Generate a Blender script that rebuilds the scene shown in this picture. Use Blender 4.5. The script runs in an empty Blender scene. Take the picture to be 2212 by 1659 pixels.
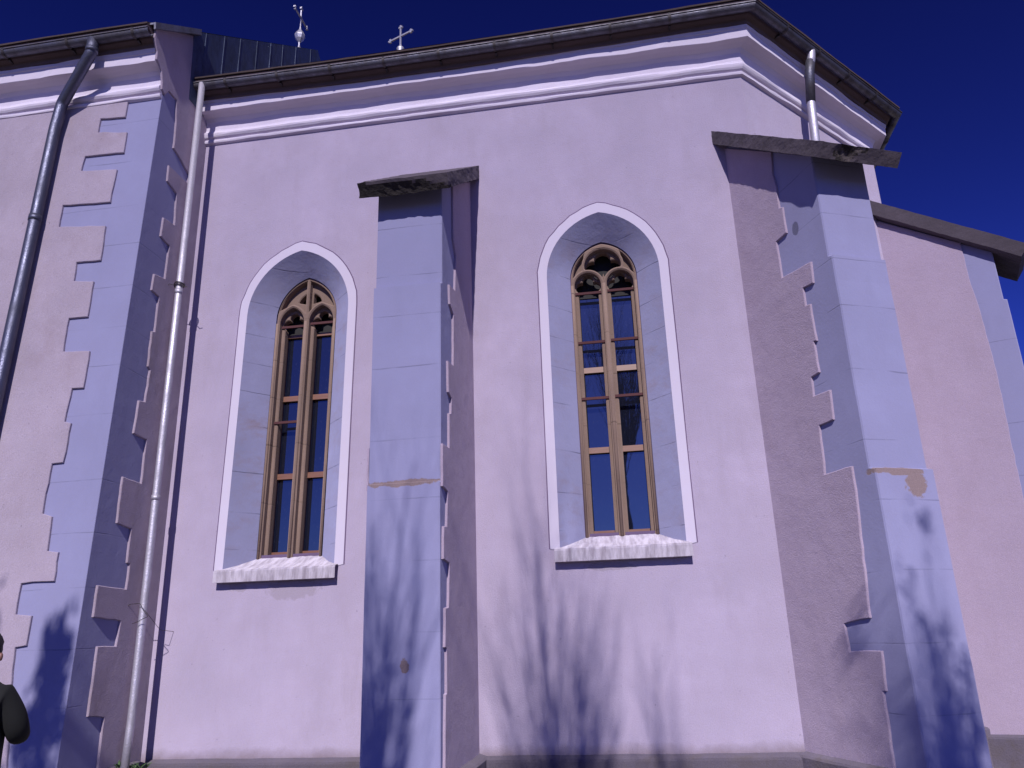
import bpy, bmesh, math, random
from mathutils import Vector, Matrix, noise as mnoise
from mathutils.geometry import delaunay_2d_cdt

SC = bpy.context.scene
COL = SC.collection
R = math.radians
V = Vector

# ------------------------------------------------------------------ camera, sky, sun, exposure
cam_d = bpy.data.cameras.new("camera")
cam = bpy.data.objects.new("camera", cam_d)
COL.objects.link(cam)
cam_d.sensor_fit = 'HORIZONTAL'
cam_d.sensor_width = 36.0
cam_d.lens = 36.0 * 1690.0 / 2212.0
cam_d.clip_end = 3000
u_ = V((-165, -5150, 1690)).normalized()
x_ = V((11750, -931, -1690)); x_ = (x_ - u_ * x_.dot(u_)).normalized()
y_ = u_.cross(x_)
# rows: world axes in camera coordinates (x right, y down, z forward)
rot = Matrix(((x_.x, -x_.y, -x_.z), (y_.x, -y_.y, -y_.z), (u_.x, -u_.y, -u_.z)))
cam.matrix_world = Matrix.Translation((0, -9.0, 1.175)) @ rot.to_4x4()
SC.camera = cam

SUN = V((0.075, -1.0, 0.71)).normalized()
ELEV = math.asin(SUN.z)
world = bpy.data.worlds.new("World")
SC.world = world
world.use_nodes = True
wn = world.node_tree.nodes; wl = world.node_tree.links
sky = wn.new('ShaderNodeTexSky')
sky.sky_type = 'NISHITA'; sky.sun_disc = False
sky.sun_elevation = ELEV; sky.sun_rotation = math.atan2(SUN.x, SUN.y)
sky.altitude = 600; sky.air_density = 1.0; sky.dust_density = 0.6; sky.ozone_density = 2.0
bgn = wn['Background']
# the camera's deep violet-blue sky: each channel of the sky texture is toned on its own
sepc = wn.new('ShaderNodeSeparateColor'); comb = wn.new('ShaderNodeCombineColor')
wl.new(sky.outputs[0], sepc.inputs[0])
for ch, (pw, k_) in enumerate(((1.75, 0.1275), (2.0, 0.0935), (1.95, 0.321))):
    pn = wn.new('ShaderNodeMath'); pn.operation = 'POWER'; pn.inputs[1].default_value = pw
    mn = wn.new('ShaderNodeMath'); mn.operation = 'MULTIPLY'; mn.inputs[1].default_value = k_
    wl.new(sepc.outputs[ch], pn.inputs[0]); wl.new(pn.outputs[0], mn.inputs[0]); wl.new(mn.outputs[0], comb.inputs[ch])
wl.new(comb.outputs[0], bgn.inputs[0])
bgn.inputs[1].default_value = 0.05

sun_d = bpy.data.lights.new("sun", 'SUN'); sun_d.energy = 4.75; sun_d.angle = R(0.53); sun_d.color = (1.0, 0.965, 0.95)
sun = bpy.data.objects.new("sun", sun_d); COL.objects.link(sun)
sun.rotation_euler = (-SUN).to_track_quat('-Z', 'Y').to_euler()
SC.view_settings.view_transform = 'Standard'; SC.view_settings.look = 'None'
SC.view_settings.exposure = 0.07; SC.view_settings.gamma = 1.0

# ------------------------------------------------------------------ materials
def nt(name):
    m = bpy.data.materials.new(name); m.use_nodes = True
    n = m.node_tree.nodes; l = m.node_tree.links
    return m, n, l, n['Principled BSDF']

def noise_node(n, l, co, scale, detail=4, rough=0.55, stretch=None):
    t = n.new('ShaderNodeTexNoise'); t.inputs['Scale'].default_value = scale
    t.inputs['Detail'].default_value = detail; t.inputs['Roughness'].default_value = rough
    if stretch:
        mp = n.new('ShaderNodeMapping'); mp.inputs['Scale'].default_value = stretch
        l.new(co, mp.inputs[0]); l.new(mp.outputs[0], t.inputs['Vector'])
    else:
        l.new(co, t.inputs['Vector'])
    return t.outputs['Fac']

def ramp(n, l, fac, a, b):
    r = n.new('ShaderNodeMapRange'); r.inputs[1].default_value = a; r.inputs[2].default_value = b
    r.clamp = True; l.new(fac, r.inputs[0]); return r.outputs[0]

def math_(n, l, op, a, b=None):
    q = n.new('ShaderNodeMath'); q.operation = op
    for i, v in enumerate((a, b)):
        if v is None: continue
        if isinstance(v, (int, float)): q.inputs[i].default_value = v
        else: l.new(v, q.inputs[i])
    return q.outputs[0]

def mixc(n, l, fac, a, b, mode='MIX'):
    q = n.new('ShaderNodeMix'); q.data_type = 'RGBA'; q.blend_type = mode
    for i, v in ((0, fac), (6, a), (7, b)):
        if isinstance(v, (int, float)): q.inputs[i].default_value = v
        elif isinstance(v, tuple): q.inputs[i].default_value = (*v[:3], 1)
        else: l.new(v, q.inputs[i])
    return q.outputs[2]

def scl(c, k): return tuple(x * k for x in c)

def mineral(name, col, mottle=0.10, grain=0.10, bump=0.004, bscale=70, rough=0.92, stain=None, stain_amt=0.0,
            stain_scale=(1.2, 1.2, 0.35), joints=None, patches=(), patch_col=(0.26, 0.19, 0.20), big_bump=0.0, grain_scale=120, dirt=None, gate=True, patch_bump=0.8, specks=0.0):
    """plaster, painted stone or mortar: mottled, grained, bumped; optional streaky stain, bed joints and bare patches"""
    m, n, l, p = nt(name)
    co = n.new('ShaderNodeTexCoord').outputs['Object']
    big = ramp(n, l, noise_node(n, l, co, 0.9, 5), 0.3, 0.7)
    med = ramp(n, l, noise_node(n, l, co, 4.5, 5), 0.3, 0.7)
    fine = ramp(n, l, noise_node(n, l, co, grain_scale, 3, 0.7), 0.3, 0.7)
    c = mixc(n, l, big, scl(col, 1 - mottle), scl(col, 1 + mottle))
    c = mixc(n, l, math_(n, l, 'MULTIPLY', med, 0.55), c, scl((col[0] * 1.01, col[1] * 0.98, col[2] * 0.98), 1 - mottle * 0.6))
    c = mixc(n, l, fine, mixc(n, l, 1.0, c, (1 - grain,) * 3, 'MULTIPLY'), mixc(n, l, 1.0, c, (1 + grain,) * 3, 'MULTIPLY'))
    if stain:
        s = noise_node(n, l, co, 3.0, 8, 0.65, stain_scale)
        s2 = noise_node(n, l, co, 0.8, 3)
        f = math_(n, l, 'MULTIPLY', ramp(n, l, s, 0.48, 0.72), ramp(n, l, s2, 0.35, 0.7)) if gate else ramp(n, l, s, 0.40, 0.66)
        c = mixc(n, l, math_(n, l, 'MULTIPLY', f, stain_amt), c, stain)
    if specks:
        sp = ramp(n, l, noise_node(n, l, co, 26, 2, 0.5), 0.70, 0.76)
        c = mixc(n, l, math_(n, l, 'MULTIPLY', sp, specks), c, scl(col, 0.45))
    if dirt:
        z0, z1, dc, da = dirt
        sep0 = n.new('ShaderNodeSeparateXYZ'); l.new(co, sep0.inputs[0])
        zz = math_(n, l, 'ADD', sep0.outputs[2], math_(n, l, 'MULTIPLY', math_(n, l, 'SUBTRACT', noise_node(n, l, co, 3.5, 6, 0.7), 0.5), (z1 - z0) * 1.6))
        c = mixc(n, l, math_(n, l, 'MULTIPLY', ramp(n, l, zz, z1, z0), da), c, dc)
    h = noise_node(n, l, co, bscale, 4, 0.65)
    if joints:
        jh, jstr, joff = joints
        sep = n.new('ShaderNodeSeparateXYZ'); l.new(co, sep.inputs[0])
        wob = noise_node(n, l, co, 1.1, 3)
        row = noise_node(n, l, co, 0.35, 1, 0.5, (0.05, 0.05, 1.0))
        z = math_(n, l, 'ADD', sep.outputs[2], math_(n, l, 'MULTIPLY', wob, 0.05))
        z = math_(n, l, 'ADD', z, math_(n, l, 'MULTIPLY', row, 0.9))
        z = math_(n, l, 'ADD', z, 40 + joff)
        fr = math_(n, l, 'FRACT', math_(n, l, 'DIVIDE', z, jh))
        d = math_(n, l, 'MULTIPLY', math_(n, l, 'ABSOLUTE', math_(n, l, 'SUBTRACT', fr, 0.5)), jh)
        line = ramp(n, l, d, 0.008, 0.002)
        msk = ramp(n, l, noise_node(n, l, co, 2.2, 4), 0.42, 0.62)
        line = math_(n, l, 'MULTIPLY', line, msk)
        c = mixc(n, l, math_(n, l, 'MULTIPLY', line, jstr), c, scl(col, 0.33))
        h = math_(n, l, 'SUBTRACT', h, math_(n, l, 'MULTIPLY', line, 0.8))
    for (px, py, pz, rx, ry, rz, sd, *pc) in patches:
        pcol = pc[0] if pc else patch_col
        mp = n.new('ShaderNodeMapping'); mp.vector_type = 'TEXTURE'
        mp.inputs['Location'].default_value = (px, py, pz); mp.inputs['Scale'].default_value = (rx, ry, rz)
        l.new(co, mp.inputs[0])
        ln = n.new('ShaderNodeVectorMath'); ln.operation = 'LENGTH'; l.new(mp.outputs[0], ln.inputs[0])
        nn = noise_node(n, l, co, 9 + sd, 5)
        d = math_(n, l, 'ADD', ln.outputs['Value'], math_(n, l, 'MULTIPLY', math_(n, l, 'SUBTRACT', nn, 0.5), 1.5))
        f = ramp(n, l, d, 1.0, 0.86)
        c = mixc(n, l, f, c, mixc(n, l, fine, scl(pcol, 0.8), scl(pcol, 1.12)))
        h = math_(n, l, 'SUBTRACT', h, math_(n, l, 'MULTIPLY', f, patch_bump))
    l.new(c, p.inputs['Base Color'])
    p.inputs['Roughness'].default_value = rough
    p.inputs['Diffuse Roughness'].default_value = 0.8
    p.inputs['Specular IOR Level'].default_value = 0.2
    b = n.new('ShaderNodeBump'); b.inputs['Strength'].default_value = 1.0; b.inputs['Distance'].default_value = bump
    l.new(h, b.inputs['Height'])
    last = b
    if big_bump:
        b2 = n.new('ShaderNodeBump'); b2.inputs['Distance'].default_value = big_bump
        l.new(noise_node(n, l, co, 2.2, 4), b2.inputs['Height']); l.new(b2.outputs[0], b.inputs['Normal'])
    l.new(last.outputs[0], p.inputs['Normal'])
    return m

PINK = (0.425, 0.360, 0.478)
BLUE = (0.283, 0.274, 0.442)
WHITE = (0.62, 0.56, 0.67)
M_pink = mineral('pink_stucco', PINK, 0.10, 0.16, 0.0055, 60, stain=(0.33, 0.27, 0.34), stain_amt=0.5, big_bump=0.012, dirt=(0.0, 0.13, (0.20, 0.15, 0.17), 0.75), specks=0.5,
    patches=[(-4.05, 0, 1.84, 0.34, 0.2, 0.13, 0), (-4.75, 0, 1.88, 0.12, 0.2, 0.06, 2), (-0.3, 0, 1.93, 0.3, 0.2, 0.05, 4)], patch_col=(0.365, 0.305, 0.39), patch_bump=0.1)
M_pink_n = mineral('pink_stucco_nave', (0.385, 0.32, 0.405), 0.12, 0.17, 0.006, 60, stain=(0.27, 0.20, 0.23), stain_amt=0.6, stain_scale=(1, 1, 0.6), big_bump=0.014, specks=0.5)
M_pink_r = mineral('pink_roughcast', (0.395, 0.315, 0.415), 0.06, 0.16, 0.0062, 78, stain=(0.30, 0.23, 0.29), stain_amt=0.35, big_bump=0.02)
M_pink_d = mineral('pink_roughcast_dirty', (0.375, 0.305, 0.39), 0.10, 0.16, 0.0062, 78, stain=(0.21, 0.155, 0.165), stain_amt=0.65, big_bump=0.02)
M_blue = mineral('blue_painted_stone', BLUE, 0.07, 0.04, 0.0015, 40, stain=scl(BLUE, 0.72), stain_amt=0.35, joints=(0.60, 0.45, 0.0), big_bump=0.006)
M_blue_b1 = mineral('blue_painted_stone_pier', BLUE, 0.07, 0.04, 0.0015, 40, stain=scl(BLUE, 0.72), stain_amt=0.35, joints=(0.62, 0.5, 0.1), big_bump=0.006,
    patches=[(-2.24, -1.60, 2.69, 0.36, 0.12, 0.045, 0), (-2.20, -1.62, 0.98, 0.05, 0.1, 0.075, 3), (-2.12, -1.62, 0.08, 0.06, 0.1, 0.05, 1)])
M_blue_b2 = mineral('blue_painted_stone_corner_pier', BLUE, 0.07, 0.04, 0.0015, 40, stain=scl(BLUE, 0.72), stain_amt=0.35, joints=(0.61, 0.5, 0.27), big_bump=0.006,
    patches=[(2.46, -1.42, 2.56, 0.32, 0.22, 0.045, 0), (2.60, -1.38, 2.43, 0.13, 0.14, 0.13, 2), (1.970, -0.996, 5.337, 0.055, 0.06, 0.085, -6, (0.15, 0.145, 0.235))])
M_white = mineral('white_painted_moulding', WHITE, 0.04, 0.03, 0.0012, 50, stain=(0.45, 0.36, 0.48), stain_amt=0.25, big_bump=0.012)
M_band = mineral('white_painted_band', (0.585, 0.53, 0.64), 0.03, 0.03, 0.001, 50)
M_shade_line = mineral('painted_shade_line', (0.16, 0.11, 0.20), 0.1, 0.05)  # dark tone standing in for shade in narrow grooves and gaps
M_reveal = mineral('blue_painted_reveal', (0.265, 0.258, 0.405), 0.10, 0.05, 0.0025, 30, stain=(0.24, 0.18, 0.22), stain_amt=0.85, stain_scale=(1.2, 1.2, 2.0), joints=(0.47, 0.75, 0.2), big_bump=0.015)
M_stone = mineral('brown_sandstone', (0.25, 0.172, 0.142), 0.18, 0.14, 0.003, 60, stain=(0.13, 0.09, 0.09), stain_amt=0.5, joints=(0.62, 0.8, 0.3))
M_sill = mineral('flaking_white_sill', (0.52, 0.47, 0.55), 0.08, 0.08, 0.0015, 45, stain=(0.20, 0.16, 0.20), stain_amt=0.7, stain_scale=(6, 1.0, 1.1), gate=False)
M_conc = mineral('weathered_concrete', (0.085, 0.068, 0.088), 0.25, 0.2, 0.006, 28, stain=(0.035, 0.03, 0.035), stain_amt=0.8, stain_scale=(1.5, 1.5, 1.5), big_bump=0.03)
M_crumb = mineral('crumbled_concrete', (0.030, 0.024, 0.026), 0.5, 0.3, 0.025, 22, stain=(0.34, 0.27, 0.28), stain_amt=0.75, stain_scale=(3, 3, 3), big_bump=0.04)
M_plinth = mineral('mossy_plinth_render', (0.125, 0.105, 0.14), 0.25, 0.2, 0.010, 40, stain=(0.09, 0.07, 0.055), stain_amt=0.85, stain_scale=(1.2, 1.2, 1.2), big_bump=0.02)
M_soffit = mineral('dark_eaves_board', (0.14, 0.10, 0.11), 0.2, 0.1, 0.004, 20)
M_ground = mineral('trodden_gravel', (0.24, 0.215, 0.18), 0.15, 0.2, 0.02, 25, stain=(0.16, 0.15, 0.12), stain_amt=0.6, stain_scale=(0.3, 0.3, 0.3))
M_bark = mineral('grey_bark', (0.10, 0.085, 0.08), 0.2, 0.15, 0.006, 30)

def metal(name, col, rough=0.45, var=0.35, metallic=0.75, stain=(0.03, 0.03, 0.035)):
    m, n, l, p = nt(name)
    co = n.new('ShaderNodeTexCoord').outputs['Object']
    a = ramp(n, l, noise_node(n, l, co, 6, 7, 0.65, (1, 1, 0.5)), 0.35, 0.7)
    f = ramp(n, l, noise_node(n, l, co, 45, 4, 0.7), 0.3, 0.75)
    c = mixc(n, l, a, scl(col, 1 + var * 0.5), stain if var > 0.5 else scl(col, 1 - var))
    c = mixc(n, l, math_(n, l, 'MULTIPLY', f, 0.35), c, scl(col, 0.6))
    l.new(c, p.inputs['Base Color'])
    p.inputs['Metallic'].default_value = metallic
    r = n.new('ShaderNodeMapRange'); r.inputs[3].default_value = rough - 0.1; r.inputs[4].default_value = rough + 0.2
    l.new(a, r.inputs[0]); l.new(r.outputs[0], p.inputs['Roughness'])
    b = n.new('ShaderNodeBump'); b.inputs['Distance'].default_value = 0.002
    l.new(f, b.inputs['Height']); l.new(b.outputs[0], p.inputs['Normal'])
    return m

M_gutter = metal('weathered_zinc_gutter', (0.075, 0.073, 0.10), 0.5, 0.7, 0.5, (0.045, 0.035, 0.04))
M_pipe_dark = metal('grey_blue_zinc_pipe', (0.095, 0.095, 0.145), 0.42, 0.3, 0.7)
M_pipe_bright = metal('galvanised_pipe', (0.48, 0.445, 0.54), 0.50, 0.35, 0.6)
M_sheet = metal('blue_grey_sheet_roof', (0.075, 0.095, 0.17), 0.5, 0.4, 0.3)
M_flash = metal('grey_flashing', (0.13, 0.125, 0.17), 0.5, 0.5, 0.4)
M_tile = mineral('roof_tile_edge', (0.085, 0.06, 0.06), 0.25, 0.2, 0.01, 20)
M_iron = mineral('rusty_iron', (0.11, 0.045, 0.05), 0.2, 0.2, 0.002, 60)
M_cross = metal('silvery_cross_metal', (0.42, 0.40, 0.47), 0.48, 0.2, 0.6)
M_wire = metal('dark_wire', (0.05, 0.04, 0.045), 0.6, 0.2, 0.4)

def wood():
    m, n, l, p = nt('varnished_orange_wood')
    co = n.new('ShaderNodeTexCoord').outputs['Object']
    g = ramp(n, l, noise_node(n, l, co, 14, 5, 0.6, (0.3, 1, 4)), 0.3, 0.7)
    l.new(mixc(n, l, g, (0.14, 0.058, 0.036), (0.20, 0.088, 0.058)), p.inputs['Base Color'])
    p.inputs['Roughness'].default_value = 0.4
    return m
M_wood = wood()

def glass():
    m, n, l, p = nt('dark_window_glass')
    co = n.new('ShaderNodeTexCoord').outputs['Object']
    g = ramp(n, l, noise_node(n, l, co, 30, 6, 0.75, (1, 1, 0.6)), 0.58, 0.8)
    l.new(mixc(n, l, math_(n, l, 'MULTIPLY', g, 0.10), (0.006, 0.007, 0.016), (0.4, 0.4, 0.55)), p.inputs['Base Color'])
    p.inputs['Roughness'].default_value = 0.02
    p.inputs['IOR'].default_value = 2.0
    b = n.new('ShaderNodeBump'); b.inputs['Distance'].default_value = 0.004; b.inputs['Strength'].default_value = 0.35
    l.new(noise_node(n, l, co, 2.0, 2), b.inputs['Height']); l.new(b.outputs[0], p.inputs['Normal'])
    return m
M_glass = glass()

def plain(name, col, rough=0.8, var=0.2, scale=20):
    m, n, l, p = nt(name)
    co = n.new('ShaderNodeTexCoord').outputs['Object']
    g = ramp(n, l, noise_node(n, l, co, scale, 4), 0.3, 0.7)
    l.new(mixc(n, l, g, scl(col, 1 - var), scl(col, 1 + var)), p.inputs['Base Color'])
    p.inputs['Roughness'].default_value = rough
    return m
M_coat = plain('black_coat_cloth', (0.0035, 0.0035, 0.0045), 0.9)
M_trouser = plain('dark_trouser_cloth', (0.025, 0.025, 0.032), 0.9)
M_skin = plain('skin', (0.20, 0.095, 0.08), 0.55, 0.08)
M_hair = plain('dark_hair', (0.014, 0.010, 0.010), 0.6)
M_shoe = plain('black_leather', (0.015, 0.014, 0.014), 0.4)
M_weed = plain('weed_leaf', (0.055, 0.10, 0.035), 0.6, 0.4, 30)
M_dark = plain('painted_void_shade', (0.012, 0.010, 0.012), 0.85)  # near-black colour standing in for the unlit interior
M_conifer = plain('conifer_foliage', (0.045, 0.075, 0.035), 0.7, 0.4, 5)

# ------------------------------------------------------------------ mesh helpers
def mesh(name, vs, fs, mat, parent=None, smooth=False):
    me = bpy.data.meshes.new(name); me.from_pydata([tuple(v) for v in vs], [], fs)
    me.materials.append(mat)
    if smooth:
        me.polygons.foreach_set('use_smooth', [True] * len(me.polygons))
    me.update()
    o = bpy.data.objects.new(name, me); COL.objects.link(o)
    if parent: o.parent = parent
    return o

class MB:
    def __init__(s): s.v = []; s.f = []
    def add(s, vs, fs):
        k = len(s.v); s.v += [V(v) for v in vs]; s.f += [tuple(i + k for i in f) for f in fs]; return s
    def box(s, x0, x1, y0, y1, z0, z1, M=None):
        vs = [V((x, y, z)) for x in (x0, x1) for y in (y0, y1) for z in (z0, z1)]
        if M: vs = [M @ v for v in vs]
        return s.add(vs, [(0, 1, 3, 2), (4, 6, 7, 5), (0, 4, 5, 1), (2, 3, 7, 6), (0, 2, 6, 4), (1, 5, 7, 3)])
    def tube(s, pts, rad, n=10, cap=True):
        pts = [V(p) for p in pts]; k = len(pts)
        rs = rad if isinstance(rad, (list, tuple)) else [rad] * k
        ref = None; vs = []
        for i, p in enumerate(pts):
            t = (pts[min(i + 1, k - 1)] - pts[max(i - 1, 0)]).normalized()
            if ref is None:
                ref = t.orthogonal().normalized()
            ref = (ref - t * ref.dot(t)).normalized(); bi = t.cross(ref)
            for j in range(n):
                a = 2 * math.pi * j / n
                vs.append(p + (ref * math.cos(a) + bi * math.sin(a)) * rs[i])
        fs = [(i * n + j, i * n + (j + 1) % n, (i + 1) * n + (j + 1) % n, (i + 1) * n + j) for i in range(k - 1) for j in range(n)]
        if cap: fs += [tuple(range(n))[::-1], tuple((k - 1) * n + j for j in range(n))]
        return s.add(vs, fs)
    def lathe(s, c, prof, n=16):
        vs = []; k = len(prof)
        for r, z in prof:
            for j in range(n):
                a = 2 * math.pi * j / n; vs.append(V(c) + V((r * math.cos(a), r * math.sin(a), z)))
        fs = [(i * n + j, i * n + (j + 1) % n, (i + 1) * n + (j + 1) % n, (i + 1) * n + j) for i in range(k - 1) for j in range(n)]
        return s.add(vs, fs)
    def build(s, name, mat, parent=None, smooth=False): return mesh(name, s.v, s.f, mat, parent, smooth)

def frame(o, eu, ev, ew):
    """maps (u, v, w) to world"""
    eu, ev, ew, o = V(eu), V(ev), V(ew), V(o)
    return Matrix(((eu.x, ev.x, ew.x, o.x), (eu.y, ev.y, ew.y, o.y), (eu.z, ev.z, ew.z, o.z), (0, 0, 0, 1)))

def area(p): return 0.5 * sum(p[i][0] * p[(i + 1) % len(p)][1] - p[(i + 1) % len(p)][0] * p[i][1] for i in range(len(p)))

def inset(p, d):
    out = []; k = len(p)
    for i in range(k):
        a, b, c = V(p[i - 1]), V(p[i]), V(p[(i + 1) % k])
        e1 = (b - a); e2 = (c - b)
        if e1.length < 1e-7 or e2.length < 1e-7: out.append(tuple(b)); continue
        e1.normalize(); e2.normalize()
        n1 = V((-e1.y, e1.x)); n2 = V((-e2.y, e2.x)); m = (n1 + n2)
        if m.length < 1e-4: m = n1
        m.normalize(); kf = d / max(0.45, m.dot(n1))
        out.append((b.x + m.x * kf, b.y + m.y * kf))
    return out

def rough(p, step=0.09, amp=0.003, seed=0, closed=True):
    rnd = random.Random(seed); out = []; k = len(p)
    for i in range(k if closed else k - 1):
        a, b = V(p[i]), V(p[(i + 1) % k]); L = (b - a).length; n = max(1, int(L / step))
        nn = V((-(b - a).y, (b - a).x)).normalized() if L > 0 else V((0, 0))
        for j in range(n):
            q = a.lerp(b, j / n) + nn * rnd.uniform(-amp, amp) + V((rnd.uniform(-amp, amp), rnd.uniform(-amp, amp))) * 0.4
            out.append((q.x, q.y))
    if not closed: out.append(tuple(p[-1]))
    return out

def plate(mb, outline, holes, w0, w1, M, bevel=0.0, back=False, tri_add=0):
    loops = []
    for i, lp in enumerate([outline] + list(holes)):
        a = area(lp); lp = [tuple(q) for q in lp]
        if (i == 0) != (a > 0): lp = lp[::-1]
        loops.append(lp)
    ins = [inset(lp, bevel) if bevel else lp for lp in loops]
    vs2 = []; ed = []
    for lp in ins:
        k = len(vs2); vs2 += [V(q) for q in lp]; ed += [(k + i, k + (i + 1) % len(lp)) for i in range(len(lp))]
    r = delaunay_2d_cdt(vs2, ed, [], 2, 1e-6)
    tv, tf = r[0], r[2]
    fs = []
    def within(q, lp):
        c = False
        for i in range(len(lp)):
            (x1, y1), (x2, y2) = lp[i - 1], lp[i]
            if (y1 > q[1]) != (y2 > q[1]) and q[0] < (x2 - x1) * (q[1] - y1) / (y2 - y1) + x1: c = not c
        return c
    for f in tf:
        cen = (sum(tv[i].x for i in f) / len(f), sum(tv[i].y for i in f) / len(f))
        if not within(cen, ins[0]) or any(within(cen, h) for h in ins[1:]): continue
        a = area([tv[i] for i in f])
        fs.append(tuple(f) if a > 0 else tuple(f)[::-1])
    mb.add([M @ V((q.x, q.y, w1)) for q in tv], fs)
    if back: mb.add([M @ V((q.x, q.y, w0)) for q in tv], [f[::-1] for f in fs])
    for lp, ip in zip(loops, ins):
        k = len(lp)
        rings = [[V((*q, w0)) for q in lp], [V((*q, w1 - bevel)) for q in lp]]
        if bevel: rings.append([V((*q, w1)) for q in ip])
        vs = [M @ q for rg in rings for q in rg]
        f2 = [(a * k + i, a * k + (i + 1) % k, (a + 1) * k + (i + 1) % k, (a + 1) * k + i) for a in range(len(rings) - 1) for i in range(k)]
        mb.add(vs, f2)
    return mb

def arch(cx, hw, zb, zs, rise, n=14, zb2=None):
    """pointed arch outline, bottom left, up, over, down to bottom right"""
    r = (hw * hw + rise * rise) / (2 * hw)
    pts = [(cx - hw, zb), (cx - hw, zb + (zs - zb) * 0.33), (cx - hw, zb + (zs - zb) * 0.66)]
    a1 = math.acos(max(-1, min(1, (r - hw) / r)))
    for i in range(n + 1):
        a = a1 * i / n
        pts.append((cx - hw + r - r * math.cos(a), zs + r * math.sin(a)))
    for i in range(n - 1, -1, -1):
        a = a1 * i / n
        pts.append((cx + hw - r + r * math.cos(a), zs + r * math.sin(a)))
    pts += [(cx + hw, zb + (zs - zb) * 0.66), (cx + hw, zb + (zs - zb) * 0.33), (cx + hw, zb)]
    return pts

def empty(name, loc=(0, 0, 0)):
    o = bpy.data.objects.new(name, None); COL.objects.link(o); o.location = loc; o.empty_display_size = 0.3; return o

def tag(o, label=None, cat=None, group=None, kind=None):
    for k, v in (('label', label), ('category', cat), ('group', group), ('kind', kind)):
        if v: o[k] = v
    return o

def sweep(mb, path, prof, closed_prof=False, step=None, wob=0.0, seed=0, zoff=None, caps=False):
    """path: list of xy points walked with the church on the left; prof: (outward offset, z); mitred corners"""
    pts = [V(p) for p in path]; k = len(pts); st = []
    for i in range(k):
        if i < k - 1: d2 = (pts[i + 1] - pts[i]).normalized()
        if i > 0: d1 = (pts[i] - pts[i - 1]).normalized()
        if i == 0: d1 = d2
        if i == k - 1: d2 = d1
        n1 = V((d1.y, -d1.x)); n2 = V((d2.y, -d2.x)); m = (n1 + n2).normalized(); m = m / max(0.3, m.dot(n1))
        st.append((pts[i], m))
    full = []
    for i in range(k - 1):
        L = (pts[i + 1] - pts[i]).length; n = max(1, int(L / step)) if step else 1
        for j in range(n):
            t = j / n; full.append((st[i][0].lerp(st[i + 1][0], t), st[i][1].lerp(st[i + 1][1], t)))
    full.append(st[-1])
    np_ = len(prof); vs = []
    for (p, m) in full:
        dz = zoff(p) if zoff else 0.0
        for q, (o, z) in enumerate(prof):
            w = wob * mnoise.noise(V((p.x * 1.9 + seed, p.y * 1.9, q * 0.35))) if wob else 0
            w += wob * 0.5 * mnoise.noise(V((p.x * 5.5 + seed, p.y * 5.5, q * 0.5 + 7))) if wob else 0
            oo = o + w if o > 0.03 else o
            vs.append((p.x + m.x * oo, p.y + m.y * oo, z + dz + w * 0.6))
    kk = np_ if closed_prof else np_ - 1
    fs = [(i * np_ + j, (i + 1) * np_ + j, (i + 1) * np_ + (j + 1) % np_, i * np_ + (j + 1) % np_) for i in range(len(full) - 1) for j in range(kk)]
    if caps: fs += [tuple(range(np_)), tuple((len(full) - 1) * np_ + j for j in range(np_))[::-1]]
    mb.add(vs, fs); return mb

# ------------------------------------------------------------------ plan of the church
TH = R(47.2)
P0 = V((-5.8, 0.0)); P1 = V((1.84, 0.0))
P2 = P1 + 3.43 * V((math.cos(TH), math.sin(TH)))
P3 = P2 + V((0, 3.43)); P4 = V((P1.x, P3.y + P2.y)); P5 = V((P0.x, P4.y))
EAVE = 8.95
church = empty('church')
tag(church, 'lilac plastered gothic church with blue buttresses, pointed windows and polygonal apse', 'church')

WIN = [dict(cx=-4.257, apex=6.305, spring=5.42, fapex=6.033, fspring=5.455, zb=2.09, style='bar'),
       dict(cx=-0.163, apex=6.396, spring=5.53, fapex=6.117, fspring=5.60, zb=2.15, style='wheel')]
OHW, FHW, FD = 0.705, 0.43, 0.285

# --- apse walls
Z = V((0, 0, 1))
def wall_frame(a, b):
    d = (b - a).normalized(); return frame((a.x, a.y, 0), (d.x, d.y, 0), Z, (d.y, -d.x, 0))
mb = MB()
F1 = frame((0, 0, 0), (1, 0, 0), Z, (0, -1, 0))
holes = [arch(w['cx'], OHW, w['zb'] - 0.02, w['spring'], w['apex'] - w['spring']) for w in WIN]
holes[0] = [(x + 0.016 * (z - 2.1), z) for x, z in holes[0]]
WIN[0]['lean'] = 0.016
plate(mb, [(P0.x + 0.001, -0.5), (P1.x, -0.5), (P1.x, 8.9), (P0.x + 0.001, 8.9)], holes, -0.06, 0, F1)
for a, b in ((P1, P2), (P2, P3), (P3, P4), (P4, P5)):
    plate(mb, [(0, -0.5), ((b - a).length, -0.5), ((b - a).length, 8.9), (0, 8.9)], [], -0.06, 0, wall_frame(a, b))
mb.build('apse_wall', M_pink, church)

# --- cornice
PROF = [(0, 8.19), (0.045, 8.205), (0.052, 8.222), (0.050, 8.245), (0.030, 8.252), (0.034, 8.268), (0.062, 8.282), (0.080, 8.305), (0.084, 8.33), (0.078, 8.352),
        (0.052, 8.375), (0.038, 8.41), (0.034, 8.47), (0.048, 8.535), (0.090, 8.582), (0.160, 8.604), (0.236, 8.612), (0.240, 8.616), (0.240, 8.742), (0.252, 8.748),
        (0.262, 8.790), (0.262, 8.80), (0.0, 8.80)]
def sag(p):
    t = (p.x - P0.x) / (P1.x - P0.x)
    if p.y > 1.2 or t > 1 or t < 0: return 0.0
    return -0.065 * math.sin(math.pi * min(1, t * 0.9 + 0.12)) ** 1.0
mb = MB(); sweep(mb, [P0, P1, P2, P3, P4, P5], PROF, step=0.12, wob=0.012, seed=3)
mb.build('cornice', M_white, church, smooth=False)
NY = -1.08
NAVE_L = -15.0
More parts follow.
